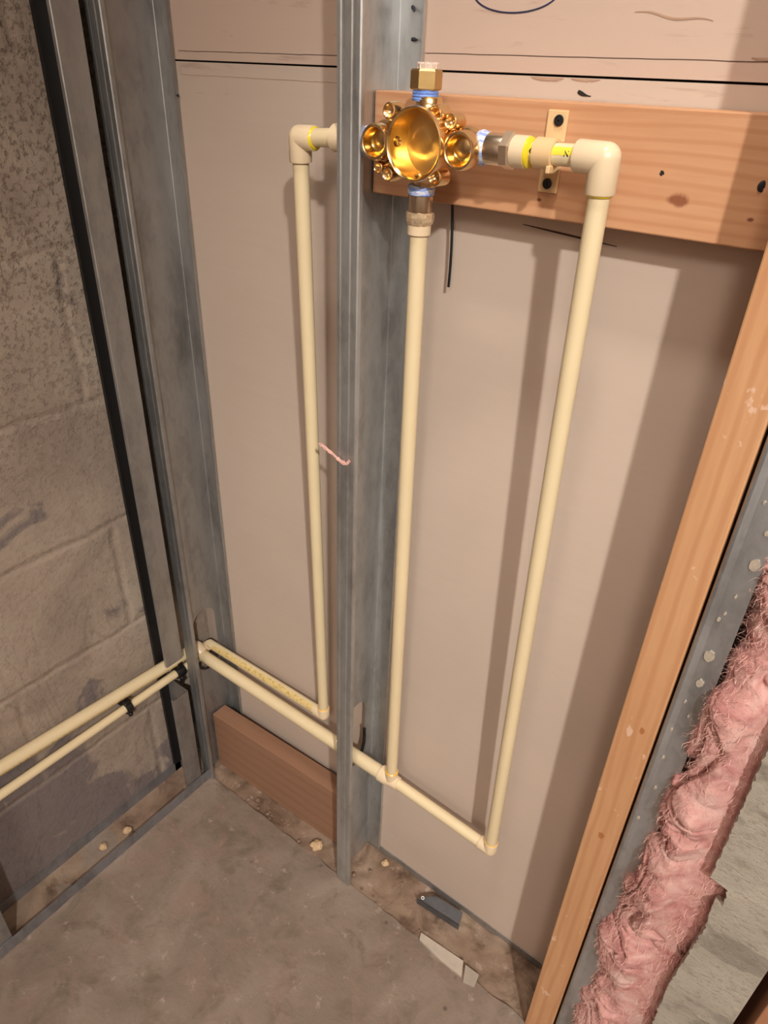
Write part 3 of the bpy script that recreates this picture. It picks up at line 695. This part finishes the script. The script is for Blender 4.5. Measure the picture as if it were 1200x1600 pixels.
b.tube([Vector((0.001, -0.0235+0.000, 0.330)), Vector((0.001, -0.0225, 0.315)), Vector((0.001, -0.0232, 0.298)), Vector((0.001, -0.027, 0.283)), Vector((0.001, -0.034, 0.272))], 0.0028, 12)
tag(b.build('rubber_grommet', M_BLACK), 'black rubber strip on the edge of the middle stud hole', 'grommet')

# pipe strap on the board
st = empty('pipe_strap', (0.1905, -0.0385, 1.149), 'tan plastic strap holding the short pipe to the backing board', 'strap')
def rot_box(b, c, half, ang, bev=0.0008):
    t = bmesh.new(); bmesh.ops.create_cube(t, size=1, matrix=Matrix.Translation(c) @ Matrix.Rotation(ang, 4, 'Y') @ Matrix.Diagonal((half[0]*2, half[1]*2, half[2]*2, 1)))
    bmesh.ops.bevel(t, geom=t.edges[:], offset=bev, segments=2, profile=0.5, affect='EDGES'); b.merge(t)
SXc = 0.2010
b = B(); rot_box(b, Vector((0.1900, -0.0400, 1.1790)), (0.0088, 0.0014, 0.0305), 0.0); b.build('back_plate', M_STRAP, st)
b = B()
b.lathe((SXc-0.0080, VY, 1.1810), (1, 0, 0), [(0, 0.0086), (0, 0.0104), (0.0005, 0.0112), (0.0160, 0.0112), (0.0165, 0.0104), (0.0165, 0.0086), (0, 0.0086)], 48, cap=False)
b.box((0.1865, -0.0715, 1.1735), (0.1990, -0.0405, 1.1885), bev=0.0008)
b.box((0.2070, -0.087, 1.1680), (0.2105, -0.080, 1.1735), bev=0.0008)
b.build('strap_ring', M_STRAP, st)
def screw(name, c, par=None, r=0.0042, label=None, mat=None):
    b = B(); c = Vector(c)
    b.lathe(c+Vector((0, -0.0022, 0)), (0, 1, 0), [(0.0002, 0.0), (0.0, r*0.7), (0.0003, r*0.95), (0.0009, r), (0.0018, r*0.8), (0.003, r*0.4), (0.012, r*0.38), (0.012, 0)], 24, cap=False)
    for a in (0.3, 0.3+PI/2):
        t = bmesh.new(); bmesh.ops.create_cube(t, size=1, matrix=Matrix.Translation(c+Vector((0, -0.00215, 0))) @ Matrix.Rotation(a, 4, 'Y') @ Matrix.Diagonal((r*1.2, 0.0005, r*0.3, 1))); b.merge(t, 1)
    o = b.build(name, [mat or M_SCREW, M_PRINTK], par)
    return o
screw('screw', (0.1920, -0.0412, 1.2022), st); screw('screw', (0.1898, -0.0412, 1.1556), st)
# screws and nail hole on the board
o = screw('screw', (0.3525, -0.0372, 1.1705)); 
for v in o.data.vertices: v.co = Matrix.Rotation(0.5, 3, 'Z') @ v.co
tag(o, 'dark crooked screw at the right end of the backing board', 'screw')
b = B(); b.lathe((0.2815, -0.0387, 1.1722), (0, 1, 0), [(0, 0.0019), (0.0001, 0.0012), (0.0002, 0)], 12, mi=0, jit=0.25, cap=False); b.build('nail_hole', M_PRINTK, bb)
# screw tips that come through the back flange of the middle stud
def tip(x, y, z, dx, dz, label):
    b = B(); d = Vector((dx, -1, dz)).normalized(); a = Vector((x, y+0.001, z))
    pr = []
    for i in range(14):
        t = i/13; pr.append((t*0.013, 0.0021*(1-t)**0.6*(1.0 if i % 2 else 0.72)+0.00005))
    b.lathe(a, d, pr, 14); tag(b.build('drywall_screw', M_SCREW), label, 'screw')
tip(0.0140, -0.001, 1.2810, 0.9, -0.5, 'dark screw tip poking through the middle stud at the very top')
tip(0.0150, -0.001, 1.2565, 1.6, -0.1, 'dark screw tip poking through the middle stud just above the plug')
tip(-0.330, -0.001, 1.1960, 1.4, 0.2, 'small screw tip poking through the corner stud near the top')

# ------------------------------------------------------------------ wires and wisps
b = B(); b.tube([(0.0795+0.004*math.sin(t*1.9)-0.000*t, -0.012+0.0085*0, 1.1272-0.086*t+0.004) for t in [i/16 for i in range(17)]], 0.0014, 10)
tag(b.build('black_wire', M_WIRE), 'short black wire hanging from behind the backing board', 'wire')
def wisp(pts, r, n, name, label):
    b = B(); P = [Vector(p) for p in pts]
    for k in range(n):
        o = Vector([random.uniform(-1, 1)*r for _ in range(3)]); Q = []
        for i in range(24):
            t = i/23*(len(P)-1); a = min(int(t), len(P)-2); q = P[a].lerp(P[a+1], t-a)
            Q.append(q+o*(0.4+0.6*noise.noise(Vector((t*1.7, k, 0))))+Vector((noise.noise(Vector((t*2, k, 1))), noise.noise(Vector((t*2, k, 2))), noise.noise(Vector((t*2, k, 3)))))*r*1.2)
        b.tube(Q, 0.00035, 5)
    return tag(b.build(name, M_FIBRE), label, 'insulation fibre')
wisp([(-0.023, -0.095, 0.862), (-0.010, -0.0955, 0.859), (0.004, -0.0960, 0.8535), (0.014, -0.0965, 0.8500), (0.020, -0.0970, 0.851), (0.023, -0.0965, 0.856)], 0.0020, 30, 'fibre_wisp', 'wisp of pink fibre caught on the front of the middle steel stud')

# ------------------------------------------------------------------ glass wool and cement board
def wool():
    b = B(); NU, NV = 150, 620; z0, z1 = 0.0, 1.25; g = []
    for j in range(NV+1):
        z = z0+(z1-z0)*j/NV; row = []
        cx = 0.4855+0.004*math.sin(z*9+1); 
        low = min(1, max(0, (0.86-z)/0.25))
        rx = 0.040+0.0085*low+0.006*min(1, max(0, (0.50-z)/0.3))+0.006*noise.noise(Vector((0, 1, z*9))); ry = 0.052+0.012*low+0.010*noise.noise(Vector((2, 5, z*7)))
        for i in range(NU+1):
            a = PI*i/NU   # front half only, from left to right
            ca, sa = math.cos(a), math.sin(a)
            p = Vector((cx-rx*math.copysign(abs(ca)**0.6, ca), -0.050-ry*abs(sa)**0.55, z))
            q = p*22
            q2 = Vector((p.x*20+2*noise.noise(q*0.5), p.y*20, p.z*11+2*noise.noise(q*0.4)))
            fold = 1-abs(noise.noise(q2+Vector((3, 7, 1))))*2
            fold2 = 1-abs(noise.noise(q2*2.3+Vector((9, 2, 4))))*2
            d = 0.015*noise.noise(q*0.6)+0.008*noise.noise(q*1.6)-0.009*max(0, fold-0.80)/0.20-0.0012*max(0, fold2-0.85)/0.15+0.0013*noise.noise(q*5)+0.0007*noise.noise(q*14)
            n = Vector((-ca, -sa, 0)).normalized()
            p += n*d + Vector((0, 0, 0.006*noise.noise(q*1.5+Vector((5, 5, 5)))))
            t_ = min(1, max(0, (p.x-0.466)/0.032)); t_ = t_*t_*(3-2*t_); p.y = p.y*(1-t_)+max(p.y, -0.0985+0.35*(p.y+0.0985)*(1-t_))*t_
            row.append(b.bm.verts.new(p))
        g.append(row)
    for j in range(NV):
        for i in range(NU):
            f = b.bm.faces.new((g[j][i], g[j][i+1], g[j+1][i+1], g[j+1][i])); f.smooth = True
    vs = [g[j][i].co.copy() for j in range(0, NV+1, 3) for i in range(12, NU-11, 3)]
    wo = b.build('insulation_batt', M_WOOL, org=(0.48, -0.05, 0))
    tag(wo, 'ragged pink glass wool batt between right steel stud and grey cement board', 'insulation')
    b = B()
    for k in range(14000):
        p = random.choice(vs); d = Vector((random.uniform(-1, 1), random.uniform(-0.7, 0.05), random.uniform(-1, 1))).normalized()*random.uniform(0.004, 0.013)
        e = Vector((random.uniform(-1, 1), random.uniform(-1, 0.2), random.uniform(-1, 1)))*0.004
        wv = d.cross(Vector((0, 1, 0.3))).normalized()*0.00017
        q0, q1, q2 = p+Vector((0, 0.0005, 0)), p+d*0.5+e, p+d
        v = [b.bm.verts.new(c) for c in (q0-wv, q0+wv, q1+wv, q1-wv, q2)]
        b.bm.faces.new((v[0], v[1], v[2], v[3])); b.bm.faces.new((v[3], v[2], v[4]))
    tag(b.build('loose_fibre', M_FIBRE, wo), kind='stuff')
wool()
b = B()
left = []
key = [(0.0, 0.530), (0.10, 0.528), (0.24, 0.521), (0.35, 0.516), (0.42, 0.519), (0.485, 0.522), (0.526, 0.518), (0.530, 0.526), (0.556, 0.5245), (0.560, 0.506), (0.64, 0.505), (0.72, 0.503), (0.95, 0.5), (1.05, 0.5)]
for i in range(len(key)-1):
    (za, xa), (zb, xb2) = key[i], key[i+1]; n = max(1, int((zb-za)/0.0035))
    for k in range(n):
        t = k/n; left.append((xa+(xb2-xa)*t+0.0016*noise.noise(Vector((0, 0, (za+(zb-za)*t)*160)))+0.0008*random.uniform(-1, 1), za+(zb-za)*t))
left.append((0.5, 1.05))
b.prism(left+[(0.585, 1.05), (0.585, 0.0)], -0.112, -0.100, 'xz')
tag(b.build('cement_board', M_CEMENT), 'grey cement board with a ragged left edge, in front of the insulation', 'board')

# ------------------------------------------------------------------ scraps on the floor
def rock(c, r, mat, label, group=None, name='mortar_crumb', sq=(1, 1, 0.7)):
    t = bmesh.new(); bmesh.ops.create_icosphere(t, subdivisions=3, radius=1)
    for v in t.verts:
        k = 1+0.35*noise.noise(v.co*1.6+Vector(c)*50); v.co = Vector((v.co.x*sq[0], v.co.y*sq[1], v.co.z*sq[2]))*r*k
    bmesh.ops.translate(t, vec=Vector(c)+Vector((0, 0, r*sq[2]*0.75)), verts=t.verts[:])
    b = B(); b.merge(t, 0, False); return tag(b.build(name, mat), label, 'crumb', group)
rock((-0.068, -0.068, -0.006), 0.0105, M_STONE, 'pale crumb on the dusty strip just left of the middle stud foot')
rock((0.053, -0.016, -0.006), 0.0065, M_STONE, 'pale crumb on the dusty strip right of the middle stud')
rock((-0.372, -0.315, 0.0012), 0.0070, M_STONE, 'pale crumb inside the left floor track, the nearer of two')
rock((-0.365, -0.268, 0.0012), 0.0070, M_STONE, 'pale crumb inside the left floor track, the farther of two')
for i in range(24):
    x = random.uniform(-0.3, 0.36); y = random.uniform(-0.080, -0.006)
    if x < 0.01 and y > -0.064: y = random.uniform(-0.082, -0.068)
    rock((x, y, -0.006), random.uniform(0.0016, 0.0042), M_STONED, *(('small brown crumb of mortar in front of the brown plank, left of the middle stud', 'brown crumbs by the plank') if x < 0 else ('small brown crumb of mortar on the dusty strip below the right bay', 'brown crumbs below the right bay')))
def slab(poly, z0, z1, mat, name, label, cat):
    b = B(); b.prism(poly, z0, z1, 'xy'); return tag(b.build(name, mat), label, cat)
slab([(0.1760, -0.0790), (0.2560, -0.0735), (0.2660, -0.0960), (0.2250, -0.0955), (0.1800, -0.0900)], -0.002, 0.0036, M_SHARD, 'tile_shard', 'long white shard lying on the floor before the dusty strip', 'shard')
slab([(0.2615, -0.0760), (0.2870, -0.0755), (0.2900, -0.0960), (0.2720, -0.1010)], -0.002, 0.0034, M_SHARDG, 'tile_shard', 'grey shard on the floor at the right end of the white one', 'shard')
b = B(); b.prism([(0.140, -0.040), (0.222, -0.034), (0.222, -0.0332), (0.140, -0.0392)], -0.003, 0.0125, 'xy')
b.prism([(0.145, -0.0395), (0.222, -0.034), (0.216, -0.012), (0.165, -0.016), (0.150, -0.030)], 0.0115, 0.0125, 'xy')
tag(b.build('metal_scrap', M_SCRAP), 'dark bent piece of sheet steel on the dusty strip below the right bay', 'scrap')
b = B(); b.lathe((0.148, -0.0345, 0.0145), (0.4, -0.6, 0.7), [(0, 0.0018), (0, 0.0028), (0.0006, 0.0028), (0.0006, 0.0018), (0, 0.0018)], 20, cap=False)
tag(b.build('wire_ring', M_GALVB), 'tiny bright metal ring lying on the dark steel scrap', 'ring')

for o in bpy.data.objects:
    if '_w' in o: del o['_w']
